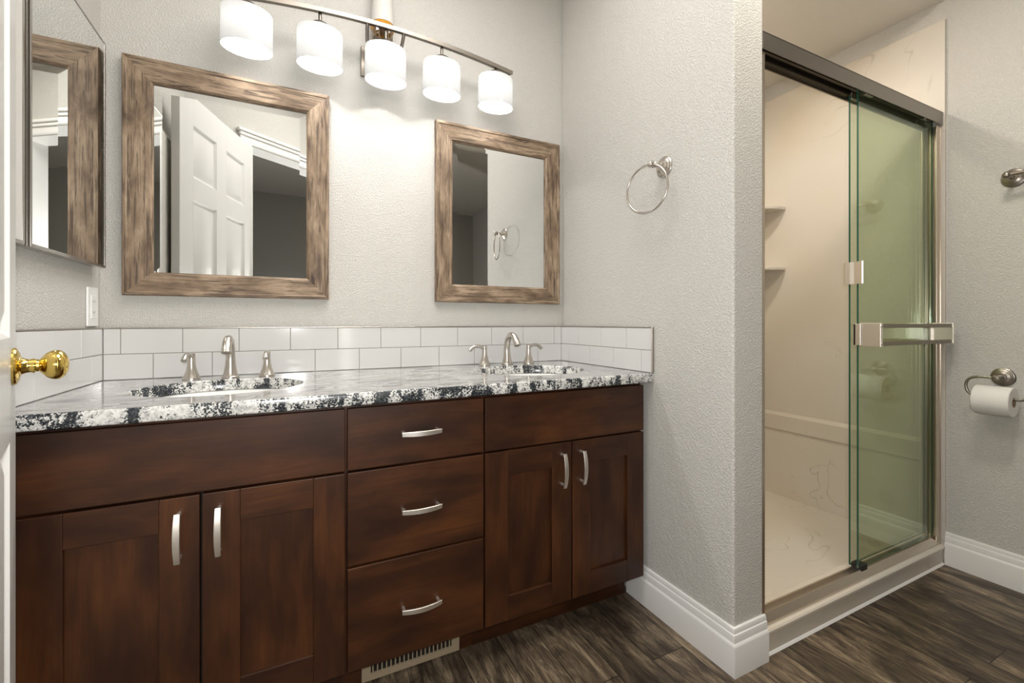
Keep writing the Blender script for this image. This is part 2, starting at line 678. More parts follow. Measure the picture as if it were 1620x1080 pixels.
# ------------------------------------------------------------------ the setting
f = MB().box((-1.8, -4.6, -0.05), (3.1, 0.12, 0.0)).build('floor', M_FLOOR)
structure(f, 'dark brown wood plank floor with pale streaks', 'floor')
f = MB().box((-1.8, -4.6, ZC), (3.1, 0.12, ZC + 0.05)).build('ceiling', M_CEIL)
structure(f, 'pale textured ceiling over the bathroom', 'ceiling')
f = MB().box((XD + TD, YD, 2.33), (XRW, 0.0, ZC)).build('ceiling_shower', M_CEIL)
structure(f, 'lowered pale ceiling above the shower stall', 'ceiling')
f = MB().box((-0.1, 0.0, 0.0), (3.04, 0.12, ZC)).build('wall_back', M_WALL)
structure(f, 'greige textured wall carrying the two framed mirrors', 'wall')
f = MB().box((-0.1, -1.12, 0.0), (0.0, 0.0, ZC)).build('wall_left', M_WALL)
structure(f, 'greige textured wall behind the medicine cabinet', 'wall')
f = MB().box((XD, YD, 0.0), (XD + TD, 0.0, ZC), 0.006, 3).build('wall_divider', M_WALL)
structure(f, 'short greige wall between the vanity and the shower', 'wall')
f = MB().box((XRW, -4.5, 0.0), (XRW + 0.1, 0.12, ZC)).build('wall_right', M_WALL)
structure(f, 'greige textured wall behind the toilet paper holder', 'wall')


def dg(k, n, z):
    p = DH + WU * k + WN * n
    return (p.x, p.y, z)


MD = Matrix(((WU.x, WN.x, 0, DH.x), (WU.y, WN.y, 0, DH.y), (0, 0, 1, 0), (0, 0, 0, 1)))
OPW = 0.735
mb = MB()
mb.box((-0.37, 0.0, 0.0), (-0.012, 0.115, 2.05), M=MD)
mb.box((OPW + 0.012, 0.0, 0.0), (1.20, 0.115, 2.05), M=MD)
mb.box((-0.37, 0.0, 2.05), (1.20, 0.115, ZC), M=MD)
f = mb.build('wall_diagonal', M_WALL)
structure(f, 'angled greige wall with the entry doorway', 'wall')
E_ = dg(1.20, 0.0, 0)
mb = MB()
mb.box((E_[0], E_[1] - 0.115, 0), (1.42, E_[1], ZC))
mb.box((2.66, E_[1] - 0.115, 0), (XRW, E_[1], ZC))
f = mb.build('wall_front', M_WALL)
structure(f, 'greige wall with a wide opening opposite the vanity', 'wall')
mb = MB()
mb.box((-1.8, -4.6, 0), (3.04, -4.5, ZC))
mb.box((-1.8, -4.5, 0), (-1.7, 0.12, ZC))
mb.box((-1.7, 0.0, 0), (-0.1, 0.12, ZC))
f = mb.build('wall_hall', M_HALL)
structure(f, 'dark taupe walls, shade painted in, of the unlit room beyond the doorway', 'wall')
# doorway casing (bathroom side), with a stepped profile, and the jamb lining
mb = MB()
for s0, s1 in ((-0.012, 0.0), (OPW, OPW + 0.012)):
    mb.box((s0, -0.002, 0), (s1, 0.117, 2.05), 0.001, M=MD)
mb.box((-0.012, -0.002, 2.038), (OPW + 0.012, 0.117, 2.05), 0.001, M=MD)
for a0, a1 in ((-0.075, -0.010), (OPW + 0.010, OPW + 0.075)):
    mb.box((a0, -0.014, 0), (a1, 0.0, 2.05), 0.004, M=MD)
    mb.box((a0 + 0.012, -0.019, 0), (a1 - 0.03, -0.012, 2.05), 0.004, M=MD)
mb.box((-0.080, -0.014, 2.046), (OPW + 0.080, 0.0, 2.115), 0.004, M=MD)
mb.box((-0.085, -0.022, 2.085), (OPW + 0.085, 0.0, 2.105), 0.005, M=MD)
mb.box((-0.095, -0.030, 2.105), (OPW + 0.095, 0.0, 2.125), 0.006, M=MD)
f = mb.build('trim_1', M_TRIM)
structure(f, 'white moulded casing around the entry doorway', 'trim')

BASE = [(0.0, 0.0), (0.016, 0.0), (0.016, 0.084), (0.0145, 0.089), (0.0105, 0.093), (0.0105, 0.112), (0.0095, 0.1145), (0.0072, 0.116),
        (0.0072, 0.1265), (0.0055, 0.1305), (0.003, 0.132), (0.0, 0.132)]
f = MB().sweep2d([(XD, -0.462), (XD, YD), (XD + TD + 0.004, YD)], BASE, left=False).build('baseboard_divider', M_TRIM)
structure(f, 'white moulded baseboard wrapping the end of the divider wall', 'baseboard')
f = MB().sweep2d([(XRW, -0.897), (XRW, E_[1])], BASE, left=False).build('baseboard_right', M_TRIM)
structure(f, 'white moulded baseboard under the toilet paper holder', 'baseboard')

# ------------------------------------------------------------------ entry door (six panels), ajar by the left edge
DW, DT = 0.712, 0.035
DE = DH - DD * DW                       # free edge in plan
DNR = Vector((-DD.y, DD.x))             # right-hand face normal, towards the vanity
MDOOR = Matrix(((DD.x, DNR.x, 0, DE.x), (DD.y, DNR.y, 0, DE.y), (0, 0, 1, 0), (0, 0, 0, 1)))
# local: x from free edge to hinge, y = 0 is the visible face (body towards -y)
mb = MB()
ST, MU = 0.105, 0.10
rows = [(0.23, 0.80), (0.97, 1.56), (1.66, 1.90)]
PW = (DW - 2 * ST - MU) / 2
cols = [(ST, ST + PW), (ST + PW + MU, DW - ST)]
Z0, Z1 = 0.012, 2.032
for a0, a1 in ((0, ST), (ST + PW, ST + PW + MU), (DW - ST, DW)):
    mb.box((a0, -DT, Z0), (a1, 0, Z1), 0.0015, 1, M=MDOOR)
zz = [Z0] + [v for r_ in rows for v in r_] + [Z1]
for i in range(0, len(zz), 2):
    for a0, a1 in cols:
        mb.box((a0 - 0.001, -DT, zz[i]), (a1 + 0.001, 0, zz[i + 1]), 0.0, M=MDOOR)
door = mb.build('door_1', M_DOOR)
structure(door, 'white six panel entry door standing open at the left edge', 'door')
for a0, a1 in cols:
    for z0, z1 in rows:
        mb = MB()
        for sgn in (1, -1):
            def yy(d):
                return -d if sgn > 0 else -DT + d
            # moulded recess then raised field
            steps = [(0.0, 0.0005), (0.010, 0.009), (0.016, 0.010), (0.020, 0.009), (0.042, 0.003)]
            secs = []
            for ins, dep in steps:
                secs.append([(a0 + ins, yy(dep), z0 + ins), (a1 - ins, yy(dep), z0 + ins), (a1 - ins, yy(dep), z1 - ins), (a0 + ins, yy(dep), z1 - ins)])
            t = bmesh.new()
            t.loops.layers.uv.new('UVMap')
            rr = [[t.verts.new(p) for p in s] for s in secs]
            for A, B in zip(rr, rr[1:]):
                for i in range(4):
                    t.faces.new((A[i], A[(i + 1) % 4], B[(i + 1) % 4], B[i]))
            t.faces.new(rr[-1])
            for fc in t.faces:
                fc.normal_update()
                if fc.normal.y * sgn < 0:
                    fc.normal_flip()
            mb._merge(t, MDOOR, 2, 0)
        mb.build('panel', M_DOOR, door, 20)
KX, KZ = 0.060, 0.920
mb = MB()
prof = [(0.0, 0.0), (0.032, 0.0), (0.0325, 0.003), (0.031, 0.006), (0.024, 0.010), (0.015, 0.012), (0.0125, 0.018), (0.0115, 0.024), (0.0125, 0.027),
        (0.0125, 0.030), (0.011, 0.032), (0.0105, 0.036), (0.0145, 0.040), (0.0215, 0.046), (0.0255, 0.053), (0.0268, 0.060), (0.0255, 0.067), (0.021, 0.073),
        (0.0135, 0.0775), (0.006, 0.0793), (0.0, 0.0795)]
SCL = 0.86
prof = [(r * 0.98, z * SCL) for r, z in prof]
mb.lathe(prof, MDOOR @ axis_to((0, 1, 0), (KX, 0, KZ)), 40)
mb.lathe(prof, MDOOR @ axis_to((0, -1, 0), (KX, -DT, KZ)), 40)
k = mb.build('door_knob', M_BRASS, door)
k['label'] = 'round polished brass knob'
# ------------------------------------------------------------------ vanity cabinets


def pull(mb, c, along, length=0.105):
    """arched flat bar; c on the front face, along = unit vector"""
    c = Vector(c)
    a = Vector(along)
    out = Vector((0, -1, 0))
    side = a.cross(out)
    pts, wd = [], []
    n = 14
    for i in range(n + 1):
        t = i / n * 2 - 1
        pts.append(c + a * (t * length / 2) + out * (0.020 + 0.010 * (1 - t * t)))
        wd.append(0.0115 + 0.002 * (1 - t * t))
    mb.ribbon(pts, side, wd, 0.0055)
    for s in (-1, 1):
        p = c + a * (s * (length / 2 - 0.006))
        mb.tube([p, p + out * 0.021], [0.0052, 0.0046], 12)


def shaker_door(name, root, x0, x1, z0, z1, hx, fw=0.072):
    mb = MB()
    th = 0.020
    y0 = YF + th
    for a0, a1 in ((x0, x0 + fw), (x1 - fw, x1)):
        mb.box((a0, YF, z0), (a1, y0, z1), 0.0016, 2, grain=2)
    for b0, b1 in ((z0, z0 + fw), (z1 - fw, z1)):
        mb.box((x0 + fw, YF, b0), (x1 - fw, y0, b1), 0.0012, 2, grain=0)
    d = mb.build('door', M_WOOD, root)
    MB().box((x0 + fw - 0.002, YF + 0.009, z0 + fw - 0.002), (x1 - fw + 0.002, y0 - 0.001, z1 - fw + 0.002), 0, grain=2).build('panel', M_WOOD, d)
    mb = MB()
    pull(mb, (hx, YF, 0.535), (0, 0, 1))
    mb.build('handle', M_PULL, d)
    return d


def carcass(root, x0, x1):
    mb = MB()
    y0 = YF + 0.022
    mb.box((x0, y0, 0.113), (x0 + 0.016, -0.002, CB - 0.001), grain=2)
    mb.box((x1 - 0.016, y0, 0.113), (x1, -0.002, CB - 0.001), grain=2)
    mb.box((x0 + 0.016, y0, 0.113), (x1 - 0.016, -0.002, 0.131), grain=0)
    mb.box((x0 + 0.016, -0.012, 0.131), (x1 - 0.016, -0.002, CB - 0.001), grain=0)
    mb.box((x0 + 0.016, y0, CB - 0.02), (x1 - 0.016, y0 + 0.06, CB - 0.001), grain=0)
    mb.box((x0 + 0.016, y0 + 0.0, 0.131), (x1 - 0.016, y0 + 0.004, CB - 0.02), grain=0, mat=1)  # dark sheet that paints the shade seen through the door gaps
    mb.build('carcass', [M_WOOD, M_SHADOW], root)
    MB().box((x0, -0.463, 0.0), (x1, -0.445, 0.113), 0.0, grain=0).build('toe_kick', M_WOOD, root)


GAP = 0.0029
ZT = CB - 0.010


def sink_cabinet(x0, x1, label):
    r_ = thing('sink_cabinet', label, 'cabinet', ((x0 + x1) / 2, -0.3, 0))
    carcass(r_, x0, x1)
    MB().box((x0 + GAP, YF, 0.6225), (x1 - GAP, YF + 0.02, ZT), 0.0016, 2, grain=0).build('false_front', M_WOOD, r_)
    xm = (x0 + x1) / 2
    shaker_door('door', r_, x0 + GAP, xm - GAP * 0.8, 0.115, 0.6165, xm - 0.039)
    shaker_door('door', r_, xm + GAP * 0.8, x1 - GAP, 0.115, 0.6165, xm + 0.034)
    return r_


sink_cabinet(0.038, 0.6405, 'dark stained two door cabinet under the sink nearer the brass door knob')
sink_cabinet(1.0145, 1.6165, 'dark stained two door cabinet under the sink beside the divider wall')
r_ = thing('drawer_cabinet', 'dark stained cabinet of three drawers above the floor register', 'cabinet', (0.827, -0.3, 0))
carcass(r_, 0.6405, 1.0145)
for z0, z1, hz in ((0.6225, ZT, 0.703), (0.3815, 0.6165, 0.500), (0.115, 0.3755, 0.241)):
    d = MB().box((0.6405 + GAP, YF, z0), (1.0145 - GAP, YF + 0.02, z1), 0.0016, 2, grain=0).build('drawer', M_WOOD, r_)
    mb = MB()
    pull(mb, (0.8285, YF, hz), (1, 0, 0))
    mb.build('handle', M_PULL, d)

# ------------------------------------------------------------------ floor register in the toe kick
r_ = thing('floor_register', 'beige slotted vent register low under the drawer cabinet', 'vent', (0.831, -0.466, 0))
mb = MB()
VX0, VX1, VZ0, VZ1, VY = 0.690, 0.972, 0.004, 0.106, -0.4635
mb.box((VX0, VY - 0.006, VZ0), (VX1, VY, VZ0 + 0.018))
mb.box((VX0, VY - 0.006, VZ1 - 0.018), (VX1, VY, VZ1))
mb.box((VX0, VY - 0.006, VZ0 + 0.018), (VX0 + 0.024, VY, VZ1 - 0.018))
mb.box((VX1 - 0.024, VY - 0.006, VZ0 + 0.018), (VX1, VY, VZ1 - 0.018))
mb.build('frame', M_VENT, r_)
mb = MB()
for i in range(19):
    x = VX0 + 0.024 + (i + 0.5) * (VX1 - VX0 - 0.048) / 19
    mb.box((x - 0.0016, VY - 0.0045, VZ0 + 0.016), (x + 0.0016, VY - 0.0005, VZ1 - 0.016))
mb.build('slats', M_VENT, r_)
MB().box((VX0 + 0.02, VY - 0.0008, VZ0 + 0.014), (VX1 - 0.02, VY - 0.0001, VZ1 - 0.014)).build('shade_backing', M_SHADOW, r_)  # dark sheet that paints the shade between the slats
for x in (VX0 + 0.012, VX1 - 0.012):
    mb = MB().lathe([(0.0, 0.0), (0.0042, 0.0), (0.003, 0.0016), (0.0, 0.002)], axis_to((0, -1, 0), (x, VY - 0.0058, 0.055)), 14)
    mb.build('screw', M_VENT, r_)

# ------------------------------------------------------------------ countertop with two oval cut-outs
SINKS = [(0.348, -0.300), (1.313, -0.300)]
SA, SB = 0.198, 0.170


def counter():
    mb = MB()
    t = bmesh.new()
    uv = t.loops.layers.uv.new('UVMap')
    NS = 96
    X0, X1, Y0, Y1 = 0.001, XD - 0.001, YC, -0.001
    be = 0.004
    # top surface: per sink, a fan between an ellipse and the rectangle border of its half
    xm = 0.83
    rr = 0.016

    def rect_pt(cx, cy, ang, x0, x1, y0, y1, round_right):
        dx, dy = math.cos(ang), math.sin(ang)
        s = 1e9
        if dx > 1e-9: s = min(s, (x1 - cx) / dx)
        if dx < -1e-9: s = min(s, (x0 - cx) / dx)
        if dy > 1e-9: s = min(s, (y1 - cy) / dy)
        if dy < -1e-9: s = min(s, (y0 - cy) / dy)
        return (cx + dx * s, cy + dy * s)
    for (cx, cy), (x0, x1) in zip(SINKS, ((X0, xm), (xm, X1))):
        angs = [2 * math.pi * i / NS for i in range(NS)]
        for (qx, qy) in ((x0, Y0), (x1, Y0), (x1, Y1), (x0, Y1)):
            angs.append(math.atan2(qy - cy, qx - cx) % (2 * math.pi))
        angs = sorted(set(round(a, 6) for a in angs))
        rings = {}
        for zz_ in (CT, CB):
            inn, mid, out = [], [], []
            for a in angs:
                rx, ry = rect_pt(cx, cy, a, x0, x1, Y0, Y1, False)
                dx, dy = math.cos(a), math.sin(a)
                er = 1 / math.sqrt((dx / SA) ** 2 + (dy / SB) ** 2)
                inn.append((cx + dx * er, cy + dy * er))
                out.append((rx, ry))
            rings[zz_] = (inn, out)
        n = len(angs)
        top_i = [t.verts.new((p[0] + (p[0] - cx) / SA * be * 0.8, p[1] + (p[1] - cy) / SB * be * 0.8, CT)) for p in rings[CT][0]]
        top_o = []
        for p in rings[CT][1]:
            q_ = [p[0], p[1]]
            if abs(q_[1] - Y0) < 1e-5: q_[1] += be
            top_o.append(t.verts.new((q_[0], q_[1], CT)))
        bot_i = [t.verts.new((p[0], p[1], CB)) for p in rings[CB][0]]
        bot_o = [t.verts.new((p[0], p[1] + (be if abs(p[1] - Y0) < 1e-5 else 0), CB)) for p in rings[CB][1]]
        sid_i = [t.verts.new((p[0], p[1], CT - be)) for p in rings[CT][0]]
        for i in range(n):
            j = (i + 1) % n
            fa = t.faces.new((top_i[i], top_o[i], top_o[j], top_i[j])); fa.material_index = 0
            fa = t.faces.new((bot_i[i], bot_i[j], bot_o[j], bot_o[i])); fa.material_index = 1
            fa = t.faces.new((sid_i[i], top_i[i], top_i[j], sid_i[j])); fa.material_index = 1
            fa = t.faces.new((bot_i[i], sid_i[i], sid_i[j], bot_i[j])); fa.material_index = 1
    # front edge, rounded, and the two ends and the back
    secs = []
    prof = [(Y0 + be, CT), (Y0 + be * 0.3, CT - be * 0.3), (Y0, CT - be), (Y0, CB + be), (Y0 + be * 0.3, CB + be * 0.3), (Y0 + be, CB)]
    pr0 = [t.verts.new((X0, y, z)) for y, z in prof]
    pr1 = [t.verts.new((X1, y, z)) for y, z in prof]
    for i in range(len(prof) - 1):
        fa = t.faces.new((pr0[i], pr0[i + 1], pr1[i + 1], pr1[i])); fa.material_index = 1
    for x in (X0, X1):
        fa = t.faces.new([t.verts.new((x, y, z)) for y, z in ([(Y1, CT)] + prof + [(Y1, CB)])]); fa.material_index = 1
    fa = t.faces.new([t.verts.new((x, Y1, z)) for x, z in ((X0, CT), (X1, CT), (X1, CB), (X0, CB))]); fa.material_index = 1
    bmesh.ops.remove_doubles(t, verts=t.verts[:], dist=1e-5)
    bmesh.ops.recalc_face_normals(t, faces=t.faces[:])
    mb._merge(t, None, 0, None)
    return mb.build('countertop', [M_GTOP, M_GEDGE], None, 50)


tag(counter(), 'black and white granite countertop with two oval sink cutouts', 'countertop')

# ------------------------------------------------------------------ sinks
for (cx, cy), lab in zip(SINKS, ('white oval undermount sink nearer the medicine cabinet', 'white oval undermount sink nearer the divider wall')):
    s_ = thing('sink', lab, 'sink', (cx, cy, CB - 0.15))
    prof = [(0.0, -0.145), (0.022, -0.145), (0.06, -0.142), (0.11, -0.132), (0.150, -0.105), (0.178, -0.060), (0.190, -0.02), (0.194, -0.004), (0.204, 0.0)]
    prof2 = prof + [(0.214, 0.0), (0.214, -0.010), (0.203, -0.012), (0.190, -0.065), (0.160, -0.115), (0.115, -0.143), (0.06, -0.153), (0.0, -0.155)]
    MB().lathe([(r, z) for r, z in prof2], Matrix.Translation((cx, cy, CB - 0.0005)), 64, 1.0, 0.858).build('basin', M_CERAMIC, s_)
    MB().lathe([(0.0, 0.002), (0.012, 0.003), (0.020, 0.002), (0.022, 0.0)], Matrix.Translation((cx, cy, CB - 0.1455)), 24).build('drain', M_NICKEL, s_)

# ------------------------------------------------------------------ faucets


def spline(P, n=10):
    P = [Vector(p) for p in P]
    out = []
    for i in range(len(P) - 1):
        p0, p1, p2, p3 = P[max(i - 1, 0)], P[i], P[i + 1], P[min(i + 2, len(P) - 1)]
        for k in range(n):
            t = k / n
            out.append(0.5 * ((2 * p1) + (-p0 + p2) * t + (2 * p0 - 5 * p1 + 4 * p2 - p3) * t * t + (-p0 + 3 * p1 - 3 * p2 + p3) * t ** 3))
    out.append(P[-1])
    return out


def faucet(x, y, label, lever_dirs, dx=0.102):
    r_ = thing('faucet', label, 'faucet', (x, y, CT))
    z = CT + 0.0004
    path = spline([(x, y, z), (x, y, z + 0.03), (x, y + 0.001, z + 0.065), (x, y - 0.006, z + 0.098), (x, y - 0.030, z + 0.121), (x, y - 0.062, z + 0.120), (x, y - 0.086, z + 0.100), (x, y - 0.095, z + 0.084)], 6)
    n = len(path)
    rad = []
    for i in range(n):
        f_ = i / (n - 1)
        if f_ < 0.32:
            g = f_ / 0.32
            rad.append(0.0235 - 0.0105 * (1 - (1 - g) ** 2))
        else:
            g = (f_ - 0.32) / 0.68
            rad.append(0.0130 - 0.0010 * math.sin(g * math.pi) + 0.0008 * g)
    mb = MB().tube(path, rad, 24)
    mb.lathe([(0.0, 0), (0.0245, 0), (0.0245, 0.004), (0.0232, 0.0055), (0.0, 0.0056)], Matrix.Translation((x, y, z)), 28)
    sp = mb.build('spout', M_NICKEL, r_)
    d = (path[-1] - path[-2]).normalized()
    MB().lathe([(0.0, 0.0015), (0.009, 0.0015), (0.0105, 0.0), (0.0105, -0.004), (0.0, -0.004)], axis_to(d, path[-1]), 20).build('aerator', M_NICKEL_D, sp)
    for s, ld in zip((-1, 1), lever_dirs):
        hx = x + s * dx
        h = MB().lathe([(0.0, 0), (0.0235, 0), (0.0235, 0.004), (0.0225, 0.006), (0.0190, 0.014), (0.0145, 0.026), (0.0112, 0.042), (0.0098, 0.058), (0.0096, 0.070), (0.0100, 0.076), (0.0090, 0.080), (0.0, 0.0805)],
                       Matrix.Translation((hx, y, z)), 28).build('handle', M_NICKEL, r_)
        L = Vector((ld[0], ld[1], 0)).normalized()
        pts = [Vector((hx, y, z + 0.070)) + L * a + Vector((0, 0, b)) for a, b in ((0.0, 0.0), (0.012, 0.005), (0.028, 0.0095), (0.044, 0.0085), (0.058, 0.002), (0.068, -0.008))]
        MB().tube(spline(pts, 4), [0.0075 - 0.0016 * math.sin(math.pi * min(1, i / 20)) + 0.0006 * (i / 20) for i in range(21)], 16).build('lever', M_NICKEL, h)
    return r_


faucet(0.342, -0.083, 'brushed nickel widespread faucet at the sink nearer the medicine cabinet', ((-0.10, -1), (-0.02, -1)))
faucet(1.322, -0.075, 'brushed nickel widespread faucet beside the divider wall, levers spread sideways', ((-1, -0.10), (1, 0.12)))

# ------------------------------------------------------------------ tile backsplash: two courses of subway tile
ZB0, ZB1, ZB2 = CT + 0.0006, 0.8985, 0.9765


def tiles(name, label, wall, span, joints_low, joints_top, end_trim=None):
    """wall: function (a, d) -> plan point; a along the wall, d off it"""
    r_ = thing(name, label, 'backsplash', wall((span[0] + span[1]) / 2, 0.004) + (CT,))
    g, th = 0.0011, 0.0082
    mb = MB()
    p, q_ = wall(span[0], 0.0003), wall(span[1], 0.0062)
    mb.box((p[0], p[1], ZB0), (q_[0], q_[1], ZB2 + 0.0005))
    mb.build('grout', M_GROUT, r_)
    mb = MB()
    for js, z0, z1 in ((joints_low, ZB0, ZB1), (joints_top, ZB1, ZB2)):
        e = [span[0]] + list(js) + [span[1]]
        for a, b in zip(e, e[1:]):
            a2 = a + (g if a != span[0] else 0.0004)
            b2 = b - (g if b != span[1] else 0.0004)
            if b2 - a2 < 0.004:
                continue
            p, q_ = wall(a2, 0.001), wall(b2, th)
            mb.box((p[0], p[1], z0 + (g if z0 > ZB0 else 0.001)), (q_[0], q_[1], z1 - g), 0.0009, 2)
    mb.build('tiles', M_TILE, r_)
    mb = MB()
    p, q_ = wall(span[0], 0.0), wall(span[1], 0.0095)
    mb.box((p[0], p[1], ZB2 + 0.0002), (q_[0], q_[1], ZB2 + 0.0032), 0.0005, 1)
    if end_trim:
        p, q_ = wall(span[1] - 0.0002, 0.0), wall(span[1] + 0.004, 0.0095)
        mb.box((p[0], p[1], ZB0), (q_[0], q_[1], ZB2 + 0.0032), 0.0005, 1)
    mb.build('edge_trim', M_EDGE, r_)


tiles('tile_backsplash', 'white subway tile backsplash along the mirror wall', lambda a, d: (a, -d), (0.0098, 1.6312),
      [0.129, 0.283, 0.437, 0.591, 0.742, 0.896, 1.049, 1.202, 1.36, 1.508], [0.050, 0.204, 0.358, 0.512, 0.667, 0.820, 0.974, 1.128, 1.281, 1.434, 1.593])
tiles('tile_backsplash', 'white subway tile return under the medicine cabinet', lambda a, d: (d, -a), (0.0005, 0.582),
      [0.085, 0.241, 0.397, 0.552], [0.156, 0.312, 0.467], True)
tiles('tile_backsplash', 'white subway tile return below the towel ring', lambda a, d: (XD - d, -a), (0.0005, 0.582),
      [0.068, 0.223, 0.377, 0.531], [0.146, 0.302, 0.453], True)

# ------------------------------------------------------------------ framed mirrors


def framed_mirror(x0, x1, z0, z1, label):
    r_ = thing('framed_mirror', label, 'mirror', ((x0 + x1) / 2, 0.0, z0), None)
    W_ = 0.0735
    # profile: (inset from outer edge, distance off the wall)
    prof = [(0.0, 0.0005), (0.0, 0.020), (0.002, 0.0225), (0.010, 0.0225), (0.013, 0.0205), (0.055, 0.0175), (0.066, 0.0160), (0.0715, 0.0120), (W_, 0.0085), (W_, 0.0005)]
    mb = MB()
    C_ = [(x0, z0), (x1, z0), (x1, z1), (x0, z1)]
    I_ = [(1, 1), (-1, 1), (-1, -1), (1, -1)]
    for k in range(4):
        k2 = (k + 1) % 4
        secs = []
        for c, i_ in ((C_[k], I_[k]), (C_[k2], I_[k2])):
            secs.append([(c[0] + i_[0] * ins, -off, c[1] + i_[1] * ins) for ins, off in prof])
        mb.loft(secs, False, False, 0 if k % 2 == 0 else 2, 0)
    mb.build('frame', M_FRAME, r_, 25)
    # bevelled plate
    a0, a1, b0, b1 = x0 + W_ - 0.004, x1 - W_ + 0.004, z0 + W_ - 0.004, z1 - W_ + 0.004
    bw = 0.026
    t = bmesh.new()
    t.loops.layers.uv.new('UVMap')
    out = [t.verts.new(p) for p in ((a0, -0.0046, b0), (a1, -0.0046, b0), (a1, -0.0046, b1), (a0, -0.0046, b1))]
    inn = [t.verts.new(p) for p in ((a0 + bw, -0.0056, b0 + bw), (a1 - bw, -0.0056, b0 + bw), (a1 - bw, -0.0056, b1 - bw), (a0 + bw, -0.0056, b1 - bw))]
    bk = [t.verts.new((v.co.x, -0.0010, v.co.z)) for v in out]
    t.faces.new(inn)
    t.faces.new(bk)
    for i in range(4):
        j = (i + 1) % 4
        t.faces.new((out[i], out[j], inn[j], inn[i]))
        t.faces.new((bk[i], bk[j], out[j], out[i]))
    bmesh.ops.recalc_face_normals(t, faces=t.faces[:])
    mb = MB()
    mb._merge(t, None, 0, 0, smooth=False)
    mb.build('mirror_glass', M_MIRROR, r_, 1)
    return r_


framed_mirror(0.0560, 0.6365, 1.0785, 1.8115, 'mirror in a brown wood frame beside the medicine cabinet')
framed_mirror(1.0325, 1.6160, 1.0785, 1.8085, 'mirror in a brown wood frame beside the divider wall corner')

# ------------------------------------------------------------------ medicine cabinet
MCX, MY0, MY1, MZ0, MZ1 = 0.030, -0.060, -0.470, 1.153, 1.8065
r_ = thing('medicine_cabinet', 'mirrored chrome edged medicine cabinet on the wall above the outlet', 'cabinet', (0.0, -0.5, MZ0))
mb = MB()
mb.box((0.0005, MY0 - 0.004, MZ0 + 0.002), (0.0195, -0.905, MZ1 - 0.002), 0.001)
mb.build('body', M_CHROME, r_)


def mirror_door(y0, y1, face):
    """y0 far edge (greater), y1 near edge"""
    mb = MB()
    mb.box((0.020, y1, MZ0), (MCX - 0.004, y0, MZ1), 0.001)
    e = 0.0075
    for a, b in ((y1, y1 + e), (y0 - e, y0)):
        mb.box((MCX - 0.005, a, MZ0), (MCX + 0.001, b, MZ1), 0.0008)
    for a, b in ((MZ0, MZ0 + e), (MZ1 - e * 0.6, MZ1)):
        mb.box((MCX - 0.005, y1 + e, a), (MCX + 0.001, y0 - e, b))
    d = mb.build('door', M_CHROME, r_)
    MB().box((MCX - 0.004, y1 + e, MZ0 + e), (MCX, y0 - e, MZ1 - e * 0.6)).build('mirror_glass' if face is M_MIRROR else 'plain_panel', face, d, 1)


mirror_door(MY0, MY1, M_MIRROR)
mirror_door(MY1 - 0.022, -0.905, M_CREAM)

# ------------------------------------------------------------------ outlet
r_ = thing('wall_outlet', 'white outlet plate in the corner above the tile return', 'outlet', (0.0, -0.069, 1.04))
MB().box((0.0003, -0.105, 0.9835), (0.0062, -0.033, 1.0955), 0.0022, 3).build('cover_plate', M_PLASTIC, r_)
mb = MB()
mb.box((0.005, -0.086, 1.006), (0.0078, -0.052, 1.073), 0.001)
for z in (1.024, 1.055):
    mb.box((0.0075, -0.0755, z - 0.004), (0.0080, -0.0738, z + 0.004), mat=1)
    mb.box((0.0075, -0.0645, z - 0.004), (0.0080, -0.0628, z + 0.004), mat=1)
    mb.lathe([(0.0, 0.0), (0.002, 0.0), (0.0, 0.0006)], axis_to((1, 0, 0), (0.0076, -0.069, z - 0.009)), 10, mat=1)
mb.box((0.0075, -0.074, 1.0375), (0.0086, -0.064, 1.0415), 0.0004, mat=0)
mb.build('receptacle', [M_PLASTIC, M_BLACK], r_)

# ------------------------------------------------------------------ vanity light
LX, LY = 0.823, -0.100
r_ = thing('vanity_light', 'arched five shade nickel vanity light above the mirrors', 'light', (LX, 0, 1.97))
HB = 0.506


def bar_z(x):
    return 2.068 - 0.043 * ((x - LX) / HB) ** 2


pts = [(LX - HB + 2 * HB * i / 28, LY, bar_z(LX - HB + 2 * HB * i / 28)) for i in range(29)]
mb = MB().ribbon(pts, (0, 1, 0), 0.028, 0.0075)
mb.ribbon([(p[0], LY - 0.0125, p[2] - 0.005) for p in pts], (0, 1, 0), 0.004, 0.016)
mb.build('bar', M_BAR, r_)
mb = MB()
mb.box((LX - 0.076, -0.012, 1.918), (LX + 0.076, -0.0005, 2.028), 0.002)
mb.box((LX - 0.062, -0.020, 1.930), (LX + 0.062, -0.010, 2.016), 0.002)
mb.box((LX - 0.050, -0.026, 1.940), (LX + 0.050, -0.018, 2.006), 0.002)
mb.build('backplate', M_BAR, r_)
for s in (-0.064, 0.064):
    mb = MB().tube(spline([(LX + s * 0.7, -0.024, 1.985), (LX + s * 0.9, -0.050, 2.005), (LX + s, -0.085, 2.045), (LX + s, LY, bar_z(LX + s) - 0.002)], 6), 0.006, 12)
    mb.build('arm', M_BAR, r_)
SHZ0, SHZ1 = 1.868, 1.987
SHX = [0.389, 0.603, 0.822, 1.032, 1.258]


